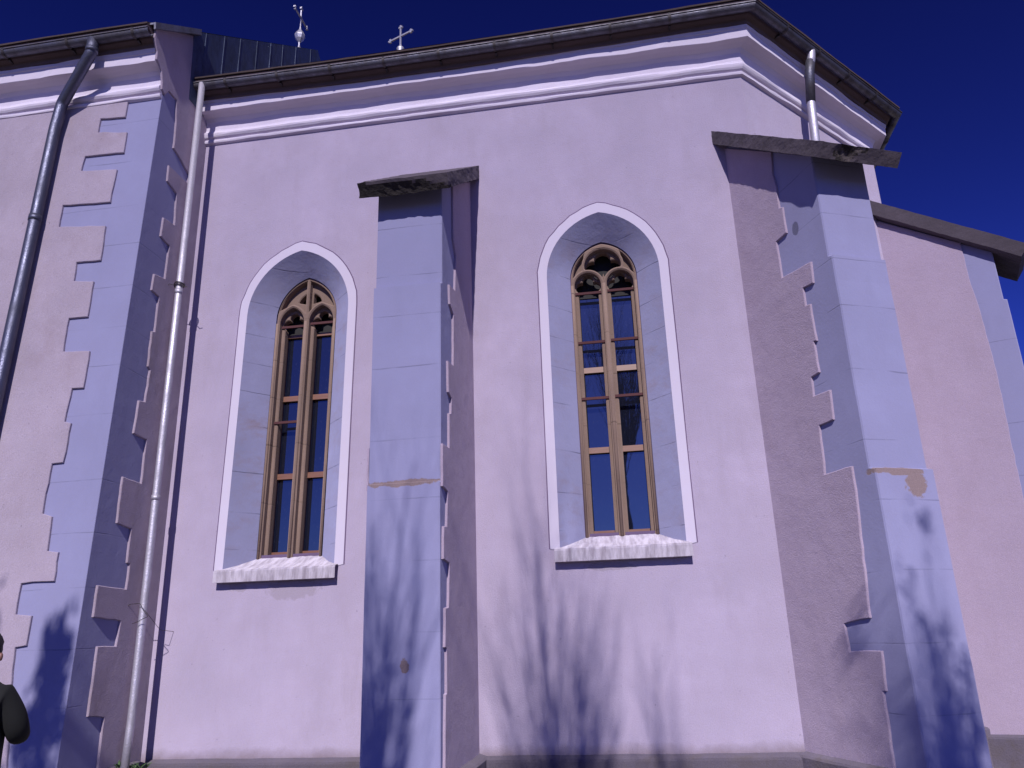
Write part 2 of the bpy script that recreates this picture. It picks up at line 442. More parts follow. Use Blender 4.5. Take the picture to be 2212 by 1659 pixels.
NPROF = [(o + 0.0, z) for o, z in PROF]
mb = MB(); sweep(mb, [V((NAVE_L, NY)), V((P0.x - 0.003, NY))], NPROF, step=0.12, wob=0.012, seed=9, caps=True)
mb.build('cornice', M_white, church)

# --- gutters with straps
def gutter(path, zoff=None, strap=0.78, first=0.5):
    mb = MB(); c, zc, r = 0.43, EAVE - 0.02, 0.066
    outer = [(c + r * math.cos(a), zc + r * math.sin(a)) for a in [R(180 + 15 * i) for i in range(13)]]
    bead = [(c + r + 0.004 + 0.010 * math.cos(a), zc + 0.006 + 0.010 * math.sin(a)) for a in [R(-90 + 60 * i) for i in range(5)]]
    inner = [(c + (r - 0.006) * math.cos(a), zc + (r - 0.006) * math.sin(a)) for a in [R(360 - 15 * i) for i in range(13)]]
    sweep(mb, path, outer + bead + inner, closed_prof=True, step=0.4, zoff=zoff, caps=True)
    g = mb.build('gutter', M_gutter, church, smooth=False)
    for i in range(len(path) - 1):
        a, b = V(path[i]), V(path[i + 1]); d = (b - a).normalized(); L = (b - a).length; n = V((d.y, -d.x)); t = first
        while t < L - 0.15:
            p = a + d * t; dz = zoff(p) if zoff else 0
            sm = MB(); prof = [(c + (r + 0.010) * math.cos(q), zc + (r + 0.010) * math.sin(q)) for q in [R(178 + 15.2 * i) for i in range(13)]]
            prof += [(c + r + 0.02, zc + 0.02), (c + r - 0.01, zc + 0.024)]
            vs = []
            for s in (-0.018, 0.018):
                for o, z in prof:
                    q = p + d * s + n * o; vs.append((q.x, q.y, z + dz))
            k = len(prof)
            sm.add(vs, [(j, j + 1, k + j + 1, k + j) for j in range(k - 1)])
            q0 = p + n * 0.30
            ang = math.atan2(d.y, d.x)
            sm.box(-0.012, 0.012, -0.065, 0.05, -0.03, 0.0, Matrix.Translation((q0.x, q0.y, EAVE - 0.06 + dz)) @ Matrix.Rotation(ang, 4, 'Z'))
            sm.build('gutter_strap', M_wire, g)
            t += strap
    return g
gutter([P0 + V((0.02, 0)), P1, P2, P3, P4], sag)
gutter([V((NAVE_L, NY)), V((P0.x + 0.02, NY))], None, 0.95, 0.45)

# --- eaves board between cornice and gutter, roof edge tiles
mb = MB()
EP = [(0.05, 8.802), (0.275, 8.803), (0.285, 8.86), (0.30, 8.875), (0.335, 8.90), (0.36, 8.955), (0.46, 8.985), (0.46, 9.012), (0.05, 9.02)]
sweep(mb, [P0, P1, P2, P3, P4, P5], EP, zoff=sag, step=0.5)
sweep(mb, [V((NAVE_L, NY)), V((P0.x - 0.01, NY))], EP, caps=True)
mb.build('eaves_board', M_soffit, church)
mb = MB()
TE = [(0.30, 9.022), (0.485, 9.014), (0.488, 9.036), (0.30, 9.16)]
sweep(mb, [P0, P1, P2, P3, P4, P5], TE, closed_prof=True, zoff=sag, step=0.16, wob=0.006)
sweep(mb, [V((NAVE_L, NY)), V((P0.x - 0.01, NY))], TE, closed_prof=True, step=0.16, wob=0.006, caps=True)
mb.build('roof_tile_edge', M_tile, church)

# --- roofs
def off(path, o):
    pts = [V(p) for p in path]; out = []
    for i, p in enumerate(pts):
        d2 = (pts[min(i + 1, len(pts) - 1)] - p); d1 = (p - pts[max(i - 1, 0)])
        if d2.length == 0: d2 = d1
        if d1.length == 0: d1 = d2
        d1.normalize(); d2.normalize(); n1 = V((d1.y, -d1.x)); n2 = V((d2.y, -d2.x)); m = (n1 + n2).normalized()
        out.append(p + m * o / m.dot(n1))
    return out
yc = P4.y / 2
ring = [(p.x, p.y, 9.10) for p in off([P0, P1, P2, P3, P4, P5], 0.36)]
apx = (-0.6, yc, 12.62); apw = (P0.x, yc, 12.62)
mb = MB(); mb.add(ring + [apx, apw], [(0, 1, 6, 7), (1, 2, 6), (2, 3, 6), (3, 4, 6), (4, 5, 7, 6)])
mb.build('roof', M_tile, church)
RY, RZ = 3.58, 13.02
nroof = MB()
nz0 = 9.04; ny0 = NY - 0.44
nroof.add([(NAVE_L, ny0, nz0), (P0.x - 0.02, ny0, nz0), (P0.x - 0.02, RY, RZ), (NAVE_L, RY, RZ), (NAVE_L, 2 * RY - ny0, nz0), (P0.x - 0.02, 2 * RY - ny0, nz0)],
          [(0, 1, 2, 3), (3, 2, 5, 4)])
nave_roof = nroof.build('roof', M_sheet, church)

# --- gable above the apse roof: sheet cladding with standing seams, verge flashing
def verge(y): return 9.10 + (y + 1.42) / (RY + 1.42) * (RZ - 9.10) if y <= RY else RZ - (y - RY) * 0.80
mb = MB()
FG = frame((P0.x, 0, 0), (0, 1, 0), Z, (1, 0, 0))
plate(mb, [(-0.54, 8.6), (8.3, 8.6), (8.3, verge(8.3)), (RY, RZ - 0.02), (-0.60, verge(-0.60) - 0.02)], [], -0.05, 0.03, FG)
y = -0.30; i = 0
rnd = random.Random(4)
while y < 7.5:
    zt = verge(y + 0.03) - 0.05
    mb.box(y - 0.012, y + 0.012, 8.8, zt, 0.03, 0.034, FG)
    y += 0.55 + rnd.uniform(-0.12, 0.12); i += 1
mb.build('gable_cladding', M_sheet, church)
mb = MB()
for (y0, y1) in ((-1.50, -0.50),):
    z0, z1 = verge(y0), verge(y1)
    vs = []
    for y, z in ((y0, z0), (y1, z1)):
        for x, dz in ((-0.28, 0.03), (0.075, 0.03), (0.085, -0.075), (0.06, -0.085), (0.05, 0.0), (-0.28, 0.0)):
            vs.append((P0.x + x, y, z + dz))
    mb.add(vs, [(j, (j + 1) % 6, 6 + (j + 1) % 6, 6 + j) for j in range(6)] + [tuple(range(6))[::-1], tuple(range(6, 12))])
mb.build('verge_flashing', M_flash, church)

# --- nave front: battered wall, blue quoins, pink plaster slab with stepped edge
bat = 0.27 / 8.3
def nave_frame():
    ev = V((0, bat, 1)); return frame((0, NY - 0.27, 0), (1, 0, 0), ev, V((0, -1, 0)))
FN = nave_frame()
mb = MB(); plate(mb, [(NAVE_L, -0.5), (P0.x - 0.003, -0.5), (P0.x - 0.003, 8.26), (NAVE_L, 8.26)], [], -0.06, 0, FN)
nave_wall = mb.build('nave_wall', M_blue, church)
NPATH = [(-6.278, 8.24), (-6.276, 7.951), (-6.642, 7.975), (-6.636, 7.756), (-6.213, 7.694), (-6.208, 7.377), (-6.765, 7.392), (-6.786, 7.171), (-6.266, 7.123), (-6.285, 6.637), (-6.955, 6.67), (-6.953, 6.351), (-6.288, 6.292), (-6.274, 5.80), (-6.601, 5.809), (-6.589, 5.545), (-6.318, 5.51), (-6.311, 5.035), (-6.565, 5.04), (-6.558, 4.601), (-6.207, 4.579), (-6.206, 4.117), (-6.355, 4.122), (-6.373, 3.72), (-6.287, 3.697), (-6.297, 3.234), (-6.44, 3.226), (-6.449, 2.663), (-6.324, 2.627), (-6.298, 2.247), (-6.167, 2.226), (-6.16, 1.925), (-6.545, 1.924), (-6.551, 1.60), (-6.354, 1.575), (-6.36, 1.282), (-6.48, 1.27), (-6.452, 0.93), (-6.327, 0.1), (-6.33, -0.3)]
mb = MB()
plate(mb, [(NAVE_L, 8.24)] + [(NAVE_L, -0.3)] + rough(NPATH[::-1], 0.10, 0.005, 5, False), [], 0.0, 0.03, FN, bevel=0.005)
mb.build('plaster', M_pink_n, nave_wall)
# return wall facing the apse
FR = frame((P0.x, 0, 0), (0, 1, 0), Z, (1, 0, 0))
mb = MB(); plate(mb, [(NY - 0.268 - 0.4 * bat, -0.4), (0, -0.4), (0, 8.5), (NY + 0.03, 8.5), (NY + 0.03, 8.26), (NY + 0.002, 8.26)], [], -0.05, 0.0, FR)
ret = mb.build('return_wall', M_blue, church)
RPATH = [(-0.985, 8.389), (-0.80, 8.39), (-0.745, 7.972), (-0.742, 7.654), (-0.62, 7.62), (-0.33, 7.50), (-0.34, 7.36), (-0.796, 7.352), (-0.786, 7.109), (-0.559, 7.06), (-0.528, 6.594), (-0.773, 6.571), (-0.789, 6.291), (-0.582, 6.256), (-0.592, 5.772), (-0.819, 5.738), (-0.834, 5.506), (-0.672, 5.485), (-0.673, 5.005), (-0.725, 4.985), (-0.723, 4.525), (-0.668, 4.494), (-0.693, 4.076), (-0.814, 4.06), (-0.837, 3.642), (-0.582, 3.629), (-0.579, 3.09), (-0.933, 3.105), (-0.933, 2.575), (-0.67, 2.541), (-0.668, 2.156), (-0.62, 2.143), (-0.622, 1.867), (-1.12, 1.875), (-1.133, 1.549), (-0.659, 1.521), (-0.686, 1.251), (-0.998, 1.254), (-1.006, 0.56), (-0.744, 0.53), (-0.741, -0.2)]
CP = [(NY - o, z) for o, z in PROF[1:]]
top = [(NY + 0.02, 8.27)] + [(-1.08 - o * 1.0, z) for o, z in ((0.06, 8.30), (0.072, 8.42), (0.11, 8.55), (0.18, 8.61), (0.245, 8.63), (0.247, 8.75), (0.32, 8.86), (0.335, 8.92), (0.33, 9.10))] + [(-1.42, 9.08), (-0.60, 9.66), (-0.52, 9.02), (0.0, 8.95), (0.0, -0.2)]
outl = rough(RPATH[::-1], 0.10, 0.005, 6, False) + top
mb = MB(); plate(mb, outl, [], 0.0, 0.026, FR, bevel=0.007)
mb.build('plaster', M_pink_d, ret)

# ------------------------------------------------------------------ windows
def star(c, inside, n=72, rmax=0.6, a0=0.0, a1=2 * math.pi):
    out = []
    for i in range(n):
        a = a0 + (a1 - a0) * i / n; r = 0.0; d = (math.cos(a), math.sin(a))
        while r < rmax and inside(c[0] + d[0] * r, c[1] + d[1] * r): r += 0.002
        out.append((c[0] + d[0] * r, c[1] + d[1] * r))
    return out

def in_arch(u, z, cu, hw, zs, rise):
    if abs(u - cu) > hw: return False
    if z <= zs: return True
    r = (hw * hw + rise * rise) / (2 * hw)
    return (u - (cu - hw + r)) ** 2 + (z - zs) ** 2 < r * r and (u - (cu + hw - r)) ** 2 + (z - zs) ** 2 < r * r

def window(w, sd):
    cx = w['cx']; zb = w['zb']; fs_, fa = w['fspring'], w['fapex']; fb = zb + 0.14
    win = empty('window'); win.parent = church
    # white painted band, and a dark ring painting the shade of its edge groove
    o_in = arch(cx, OHW, zb - 0.02, w['spring'], w['apex'] - w['spring'])
    o_out = arch(cx, OHW + 0.112, zb - 0.0, w['spring'], w['apex'] - w['spring'] + 0.135)
    o_lin = arch(cx, OHW + 0.126, zb - 0.0, w['spring'], w['apex'] - w['spring'] + 0.15)
    def ringplate(a_in, a_out, d, name, mat, rs):
        k = len(a_in); vs = []; fs = []; rr = random.Random(rs)
        A = rough(a_in, 9, 0.0, rs, False); B = [(x + rr.uniform(-0.006, 0.006), z + rr.uniform(-0.006, 0.006)) for x, z in a_out]
        vs += [(x, 0.0, z) for x, z in A] + [(x, -d, z) for x, z in A] + [(x, -d, z) for x, z in B] + [(x, 0.0, z) for x, z in B]
        for i in range(k - 1):
            for q in range(3): fs.append((q * k + i, q * k + i + 1, (q + 1) * k + i + 1, (q + 1) * k + i))
        return mesh(name, vs, fs, mat, win)
    ringplate(o_out, o_lin, 0.004, 'groove_shade_ring', M_shade_line, sd)
    ringplate(o_in, o_out, 0.008, 'painted_band', M_band, sd)
    # splayed reveal
    f_out = arch(cx, FHW, fb, fs_, fa - fs_)
    n = 5; k = len(o_in); vs = []; rr = random.Random(sd + 5)
    for j in range(n + 1):
        t = j / n
        for (a, b) in zip(o_in, f_out):
            vs.append((a[0] + (b[0] - a[0]) * t + (rr.uniform(-0.004, 0.004) if 0 < j < n else 0), -0.008 * (1 - t) + FD * t, a[1] + (b[1] - a[1]) * t))
    fs = [(j * k + i, (j + 1) * k + i, (j + 1) * k + i + 1, j * k + i + 1) for j in range(n) for i in range(k - 1)]
    mesh('reveal', vs, fs, M_reveal, win, True)
    # sill: sloped top up to the tracery, projecting nosing
    sm = MB(); sw = OHW + 0.055; nx = 24; rr = random.Random(sd + 9)
    sec = [(-0.115, zb - 0.155), (-0.118, zb - 0.035), (-0.108, zb - 0.012), (-0.02, zb + 0.006), (0.12, zb + 0.06), (FD + 0.02, fb + 0.012), (FD + 0.02, zb - 0.155)]
    vs = []
    for i in range(nx + 1):
        t = i / nx * 2 - 1
        for (yy, zz) in sec:
            hw = sw if yy < -0.005 else (OHW - (OHW - FHW) * max(0, yy) / FD) + 0.004
            vs.append((cx + t * hw, yy + rr.uniform(-0.004, 0.004), zz + (rr.uniform(-0.003, 0.003) if zz > zb - 0.1 else 0)))
    k = len(sec)
    fs = [(i * k + j, (i + 1) * k + j, (i + 1) * k + (j + 1) % k, i * k + (j + 1) % k) for i in range(nx) for j in range(k)] + [tuple(range(k)), tuple(nx * k + j for j in range(k))[::-1]]
    sm.add(vs, fs); sm.build('sill', M_sill, win)
    # stone tracery, two orders
    FT = frame((cx, 0, 0), (1, 0, 0), Z, (0, -1, 0))
    outl = arch(0, FHW - 0.010, fb - 0.02, fs_, fa - fs_ - 0.022, 20)
    hz = fs_ - 0.075
    lrise = 0.178 if w['style'] == 'wheel' else 0.232
    lc, lh = 0.208, 0.172
    def lite(cu, hw, rise, b): return arch(cu, hw, b, hz, rise, 12)
    holes = [lite(-lc, lh, lrise, fb + 0.005), lite(lc, lh, lrise, fb + 0.005)]
    rib = 0.042
    if w['style'] == 'wheel':
        cz = fs_ + 0.185; R0 = 0.238
        def inu(u, z):
            return (u * u + (z - cz) ** 2 < R0 * R0) and in_arch(u, z, 0, FHW - 0.035, fs_, fa - fs_ - 0.035) and not in_arch(u, z, -lc, lh + rib, hz, lrise + rib) and not in_arch(u, z, lc, lh + rib, hz, lrise + rib)
        holes.append(star((0, cz + 0.04), inu))
        for sg in (-1, 1):
            def inb(u, z, sg=sg):
                return in_arch(u, z, 0, FHW - 0.035, fs_, fa - fs_ - 0.04) and u * sg > 0 and (u * u + (z - cz) ** 2 > (R0 + 0.036) ** 2) and not in_arch(u, z, sg * lc, lh + rib, hz, lrise + rib)
            holes.append(star((sg * 0.328, fs_ + 0.20), inb, 48))
    else:
        for sg in (-1, 1):
            def inb(u, z, sg=sg):
                return in_arch(u, z, 0, FHW - 0.035, fs_, fa - fs_ - 0.04) and u * sg > 0.024 and not in_arch(u, z, sg * lc, lh + rib, hz, lrise + rib)
            holes.append(star((sg * 0.10, fs_ + 0.30), inb, 80))
    tm = MB(); plate(tm, outl, holes, -FD - 0.0945, -FD, FT, bevel=0.016)
    tr = tm.build('tracery', M_stone, win)
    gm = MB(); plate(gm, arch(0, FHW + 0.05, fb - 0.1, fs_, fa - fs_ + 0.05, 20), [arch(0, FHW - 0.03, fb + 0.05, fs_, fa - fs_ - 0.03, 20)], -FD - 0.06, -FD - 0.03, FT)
    gm.build('frame_gap_shade', M_shade_line, win)  # dark ring painted as the shadow gap around the tracery
    # second, deeper order with cusps
    holes2 = []
    for cu in (-lc, lc):
        c0 = (cu, hz + 0.02)
        def inl(u, z, cu=cu):
            if z < hz - 0.055: return abs(u - cu) < 0.128 and z > fb
            for (a, b, r) in ((0, 0.105, 0.069), (-0.087, 0.006, 0.075), (0.087, 0.006, 0.075), (0, 0.02, 0.055)):
                if (u - cu - a) ** 2 + (z - hz - b) ** 2 < r * r: return True
            return abs(u - cu) < 0.07 and z < hz
        up = star(c0, inl, 60, 0.4, R(-38), R(218))
        holes2.append([(cu + 0.128, fb + 0.02), (cu + 0.128, hz - 0.075)] + up + [(cu - 0.128, hz - 0.075), (cu - 0.128, fb + 0.02)])
    if w['style'] == 'wheel':
        def inq(u, z):
            for (a, b, r) in ((0, 0.116, 0.108), (-0.137, 0.012, 0.097), (0.137, 0.012, 0.097), (-0.065, -0.085, 0.062), (0.065, -0.085, 0.062), (0, 0.0, 0.07)):
                if (u - a) ** 2 + (z - cz - b) ** 2 < r * r: return True
            return False
        holes2.append(star((0, cz + 0.02), inq))
    else:
        for sg in (-1, 1):
            holes2.append(star((sg * 0.085, fs_ + 0.275), lambda u, z, sg=sg: sg * u > 0.045 and in_arch(u, z, 0, 0.21, fs_ + 0.2, 0.19) and z > fs_ + 0.225 + 0.25 * (sg * u - 0.05), 40))
    tm = MB(); plate(tm, arch(0, FHW - 0.016, fb - 0.02, fs_, fa - fs_ - 0.03, 20), holes2, -FD - 0.20, -FD - 0.095, FT, bevel=0.012)
    tm.build('inner_tracery', M_stone, tr)
    # rolls on mullion and jamb
    rm = MB()
    for uu, rr_ in ((0.0, 0.020), (-FHW + 0.022, 0.016), (FHW - 0.022, 0.016)):
        rm.tube([(cx + uu, FD - 0.002, fb), (cx + uu, FD - 0.002, hz + 0.0)], rr_, 8)
    rm.build('roll_moulding', M_stone, tr, True)
    # wooden casement, glass and bars in each light
    ztop = hz - (0.14 if w['style'] == 'bar' else 0.10)
    gy = FD + 0.25
    tz = w['rails']
    for cu in (-lc, lc):
        x0, x1 = cx + cu - 0.165, cx + cu + 0.165
        fm = MB()
        for z in tz: fm.box(x0, x1, gy - 0.045, gy + 0.03, z - 0.036, z + 0.036)
        fm.box(x0, x1, gy - 0.04, gy + 0.03, fb - 0.02, fb + 0.10)
        if w['style'] == 'bar': fm.box(x0, x1, gy - 0.04, gy + 0.03, ztop, ztop + 0.045)
        fm.box(x0, x0 + 0.028, gy - 0.035, gy + 0.028, fb, ztop + 0.04); fm.box(x1 - 0.028, x1, gy - 0.035, gy + 0.028, fb, ztop + 0.04)
        cas = fm.build('casement', M_wood, win)
        zz = [fb + 0.10] + list(tz)[::-1] + [ztop]
        for a, b in zip(zz[:-1], zz[1:]):
            g = MB(); rr = random.Random(int(a * 100) + sd)
            tl = rr.uniform(-0.004, 0.004)
            g.add([(x0, gy, a), (x1, gy + tl, a), (x1, gy + tl, b), (x0, gy, b)], [(0, 1, 2, 3)]); g.build('pane', M_glass, cas)
    g = MB(); plate(g, arch(0, FHW - 0.02, ztop + 0.03, fs_, fa - fs_ - 0.02), [], -gy - 0.08, -gy - 0.035, FT); g.build('void_shade_plate', M_dark, win)  # dark sheet painted as the unlit interior behind the upper openings
    for cu, z, skew in w['bars']:
        bm_ = MB(); x0, x1 = cx + cu - 0.185, cx + cu + 0.17
        bm_.box(x0, x1, FD + 0.075, FD + 0.1, z - 0.016, z + 0.016)
        bm_.build('iron_bar', M_iron, win)
    if w.get('lean'):
        for o in win.children_recursive:
            for v in o.data.vertices: v.co.x += w['lean'] * (v.co.z - 2.1)
    return win
L_ = 0.208
WIN[0]['rails'] = (4.36, 3.30); WIN[1]['rails'] = (4.422, 3.375)
WIN[0]['bars'] = [(-L_, 5.355, 0), (L_, 5.375, 0), (-L_, 4.0, 0)]
WIN[1]['bars'] = [(s * L_, z + (0.0 if s < 0 else 0.01), 0) for s in (-1, 1) for z in (5.44, 4.755, 4.01)]
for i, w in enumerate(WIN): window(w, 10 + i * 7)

# ------------------------------------------------------------------ buttresses
def buttress(p0, b, s, width, steps, slope, zwall, cap_front, over, path_near, mat, seed, zbase=-0.3, cap_t=0.2, erode=()):
    """p0 foot of the near side on the wall; b outward; s along the width away from the near side.
    steps: (depth, z from which that depth holds upward) from bottom to top"""
    root = empty('buttress'); root.parent = church
    FS = frame((p0[0], p0[1], 0), b, Z, -V(s))           # u outward, v up, w out of the near side face
    d_top = steps[-1][0]
    prof = [(-0.4, zbase), (steps[0][0], zbase)]
    for (d0, z0), (d1, z1) in zip(steps[:-1], steps[1:]):
        prof += [(d0, z1 - (d0 - d1) * 0.35), (d1, z1)]
    ztop = lambda u: zwall - slope * u - cap_t
    prof += [(d_top, ztop(d_top) + 0.01), (-0.4, ztop(-0.4))]
    mb = MB(); plate(mb, rough(prof, 0.25, 0.003, seed), [], -width, 0.0, FS, bevel=0.012, back=True)
    body = mb.build('pier', mat, root)
    # plaster on both flanks
    ed = path_near
    outl = [(-0.05, zbase)] + rough(ed[::-1], 0.10, 0.005, seed, False) + [(ed[0][0], ztop(ed[0][0]) - 0.004), (-0.05, ztop(0) - 0.004)]
    mb = MB(); plate(mb, outl, [], 0.0, 0.024, FS, bevel=0.006); mb.build('plaster', M_pink_r, root)
    FS2 = frame(V((p0[0], p0[1], 0)) + V(s) * width, b, Z, s)
    mb = MB(); plate(mb, outl, [], 0.0, 0.024, FS2, bevel=0.006); mb.build('plaster', M_pink_r, root)
    # coping slab, noise-worn, laid down the slope
    cf = cap_front; cw = width + 2 * over
    nx, nyy, nz = 46, 26, 5
    L = math.hypot(cf, slope * cf); ux = V((cf / L, -slope * cf / L)); un = V((-ux.y, ux.x))
    bmx = bmesh.new(); vid = {}
    def pos(i, j, k):
        t = i / nx; sv = j / nyy; h = k / nz
        base = V((0, zwall)) + ux * (t * (L + 0.22) - 0.22)
        th = cap_t * math.cos(math.atan(slope))
        q = base - un * (th * (1 - h))
        u, z = q.x, q.y
        wv = -over + sv * cw
        P = V((p0[0], p0[1], 0)) + V(b) * u + V(s) * wv; P.z = z
        return P, u, wv, h
    for i in range(nx + 1):
        for j in range(nyy + 1):
            for k in range(nz + 1):
                if i in (0, nx) or j in (0, nyy) or k in (0, nz):
                    P, u, wv, h = pos(i, j, k)
                    nv = mnoise.noise_vector(P * 7 + V((seed, 0, 0))) * 0.006 + mnoise.noise_vector(P * 22) * 0.0035
                    er = 0.0
                    for (eu, ew, eh, rad, amt) in erode:
                        dd = math.sqrt(((u - eu) / rad[0]) ** 2 + ((wv - ew) / rad[1]) ** 2 + ((h - eh) / rad[2]) ** 2)
                        if dd < 1: er = max(er, amt * (1 - dd * dd) * (0.55 + 0.9 * abs(mnoise.noise(P * 13 + V((0, seed, 0))))))
                    c = V((p0[0], p0[1], 0)) + V(b) * (u - 0.35) + V(s) * (width / 2); c.z = P.z + 0.06
                    dr = (c - P).normalized()
                    vid[i, j, k] = bmx.verts.new(P + nv + dr * er)
    def quad(a, b_, c, d):
        try: bmx.faces.new([vid[a], vid[b_], vid[c], vid[d]])
        except ValueError: pass
    for i in range(nx):
        for j in range(nyy):
            for k in (0, nz): quad((i, j, k), (i + 1, j, k), (i + 1, j + 1, k), (i, j + 1, k))
        for k in range(nz):
            for j in (0, nyy): quad((i, j, k), (i + 1, j, k), (i + 1, j, k + 1), (i, j, k + 1))
    for j in range(nyy):
        for k in range(nz):
            for i in (0, nx): quad((i, j, k), (i, j + 1, k), (i, j + 1, k + 1), (i, j, k + 1))
    bmesh.ops.recalc_face_normals(bmx, faces=bmx.faces)
    me = bpy.data.meshes.new('coping'); bmx.to_mesh(me); bmx.free()
    me.materials.append(M_conc)
    cap = bpy.data.objects.new('coping', me); COL.objects.link(cap); cap.parent = root
    if erode:
        me.materials.append(M_crumb)
        for pl in me.polygons:
            c = pl.center; loc = c - V((p0[0], p0[1], 0)); u = loc.x * b[0] + loc.y * b[1]; wv = loc.x * s[0] + loc.y * s[1]
            hz_ = (c.z - (zwall - slope * u - cap_t)) / cap_t
            for (eu, ew, eh, rad, amt) in erode:
                if ((u - eu) / rad[0]) ** 2 + ((wv - ew) / rad[1]) ** 2 + ((hz_ - eh) / rad[2]) ** 2 < 0.8 + 0.5 * mnoise.noise(c * 9): pl.material_index = 1
    return root

B1PATH = [(1.05, 6.45), (1.04, 5.659), (0.911, 5.50), (0.981, 5.02), (1.252, 4.97), (1.235, 4.743), (1.066, 4.693), (1.084, 4.069), (1.341, 4.033), (1.326, 3.69), (1.188, 3.665), (1.213, 3.487), (1.296, 3.463), (1.303, 3.09), (1.585, 3.067), (1.585, 2.64), (1.378, 2.624), (1.416, 2.271), (1.542, 2.256), (1.565, 1.94), (1.327, 1.922), (1.367, 1.499), (1.49, 1.485), (1.512, 1.136), (1.452, 1.124), (1.458, 0.735), (1.50, 0.723), (1.555, -0.3)]
buttress((-1.862, 0), (0, -1, 0), (-1, 0, 0), 0.74, [(1.615, 0), (1.575, 2.70), (1.50, 4.88)], 0.70, 7.31, 1.86, 0.145, B1PATH, M_blue_b1, 2,
         erode=[(1.78, 0.45, 0.15, (0.30, 0.52, 0.75), 0.055), (1.78, 0.95, 0.6, (0.22, 0.2, 0.8), 0.05), (1.75, 0.0, 0.0, (0.15, 0.2, 0.5), 0.03)])
BB = V((math.sin(TH / 2), -math.cos(TH / 2), 0)); SS = V((math.cos(TH / 2), math.sin(TH / 2), 0))
B2PATH = [(0.91, 6.45), (0.87, 6.178), (0.905, 6.0), (0.895, 5.72), (0.957, 5.70), (0.953, 5.375), (0.754, 5.375), (0.757, 4.917), (1.28, 4.861), (1.26, 4.621), (1.088, 4.639), (1.08, 4.44), (1.157, 4.421), (1.166, 4.01), (1.119, 4.015), (1.124, 3.68), (0.991, 3.67), (0.98, 3.469), (1.244, 3.452), (1.227, 3.153), (0.997, 3.152), (0.962, 2.659), (1.376, 2.655), (1.365, 2.304), (1.277, 1.274), (0.901, 1.238), (0.914, 0.981), (1.356, 0.996), (1.333, 0.657), (1.292, 0.648), (1.26, -0.3)]
buttress((1.535, 0), BB, SS, 0.635, [(1.655, 0), (1.585, 2.60), (1.535, 4.80)], 0.775, 7.36, 1.93, 0.15, B2PATH, M_blue_b2, 5,
         erode=[(1.8, 0.12, 0.45, (0.35, 0.16, 0.6), 0.045), (1.82, 0.25, 0.9, (0.12, 0.3, 0.4), 0.03)])
TH3 = TH / 2 + (TH + math.pi / 2) / 2 - TH / 2
TH3 = R(47.2 * 1.5)
B3b = V((math.sin(TH3), -math.cos(TH3), 0)); B3s = V((math.cos(TH3), math.sin(TH3), 0))
B3PATH = [(0.99, 6.5), (1.0, 5.839), (1.04, 5.30), (1.058, 4.775), (1.057, 4.1), (1.03, 2.76), (1.01, -0.5)]
buttress((3.985, 2.31), B3b, B3s, 0.63, [(1.42, 0), (1.385, 2.6), (1.345, 5.45)], 0.69, 7.33, 1.76, 0.15, B3PATH, M_blue, 8, zbase=-0.5, cap_t=0.24)

# ------------------------------------------------------------------ plinth ledge
mb = MB()
PL = [(0.0, 0.018), (0.03, 0.008), (0.11, -0.012), (0.125, -0.035), (0.125, -0.6)]
sweep(mb, [P0 + V((0.15, 0)), P1, P2, P3, P4], PL, step=0.10, wob=0.012, seed=1)
sweep(mb, [V((NAVE_L, NY - 0.28)), V((P0.x + 0.04, NY - 0.28)), V((P0.x + 0.04, -0.1))], PL, step=0.1, wob=0.012, seed=2)
def ringp(p0, b, s, w, d, dz):
    p0 = V(p0); b2 = V(b[:2]); s2 = V(s[:2])
    # walk with the body on the left
    pts = [p0 + s2 * w, p0 + s2 * w + b2 * d, p0 + b2 * d, p0]
    if (pts[1] - pts[0]).x * (pts[2] - pts[1]).y - (pts[1] - pts[0]).y * (pts[2] - pts[1]).x < 0: pts = pts[::-1]
    sweep(mb, pts, [(o, z + dz) for o, z in PL], step=0.1, wob=0.014, seed=4)
ringp((-1.862, 0), (0, -1), (-1, 0), 0.74, 1.62, 0.03)
ringp((1.535, 0), BB, SS, 0.635, 1.66, 0.02)
ringp((3.985, 2.31), B3b, B3s, 0.63, 1.42, -0.10)
mb.build('plinth', M_plinth, church)

# ------------------------------------------------------------------ downpipes
def bend(pts, r=0.10, n=5):
    pts = [V(p) for p in pts]; out = [pts[0]]
    for i in range(1, len(pts) - 1):
        a, b, c = pts[i - 1], pts[i], pts[i + 1]
        d1 = (a - b).normalized(); d2 = (c - b).normalized(); rr = min(r, (a - b).length * 0.45, (c - b).length * 0.45)
        p, q = b + d1 * rr, b + d2 * rr
        for j in range(n + 1):
            t = j / n; out.append(p * (1 - t) ** 2 + b * 2 * t * (1 - t) + q * t * t)
    out.append(pts[-1]); return out

def downpipe(pts, rad, mat, sleeves, clamps, top=None):
    mb = MB(); mb.tube(bend(pts, 0.06, 4), rad, 16)
    for (p, q) in sleeves:
        mb.tube([p, q], rad + 0.006, 16)
    if top: mb.tube([top, V(pts[0])], [rad * 1.5, rad * 1.02], 16)
    o = mb.build('downpipe', mat, church, True)
    for (c, wall) in clamps:
        cm = MB(); c = V(c)
        cm.tube([c - Z * 0.018, c + Z * 0.018], rad + 0.009, 14)
        cm.tube([c, V(wall)], 0.008, 6)
        cm.build('clamp', M_iron, o)
    return o

x2, y2 = -5.645, -0.465
p2 = downpipe([(x2, y2, 8.90), (x2, y2, 4.0), (x2 + 0.005, y2, 0.45), (x2 + 0.02, y2 - 0.05, -0.12)], 0.045, M_pipe_bright,
              [((x2, y2, 5.60), (x2, y2, 5.66)), ((x2, y2, 2.9), (x2, y2, 2.96))],
              [])
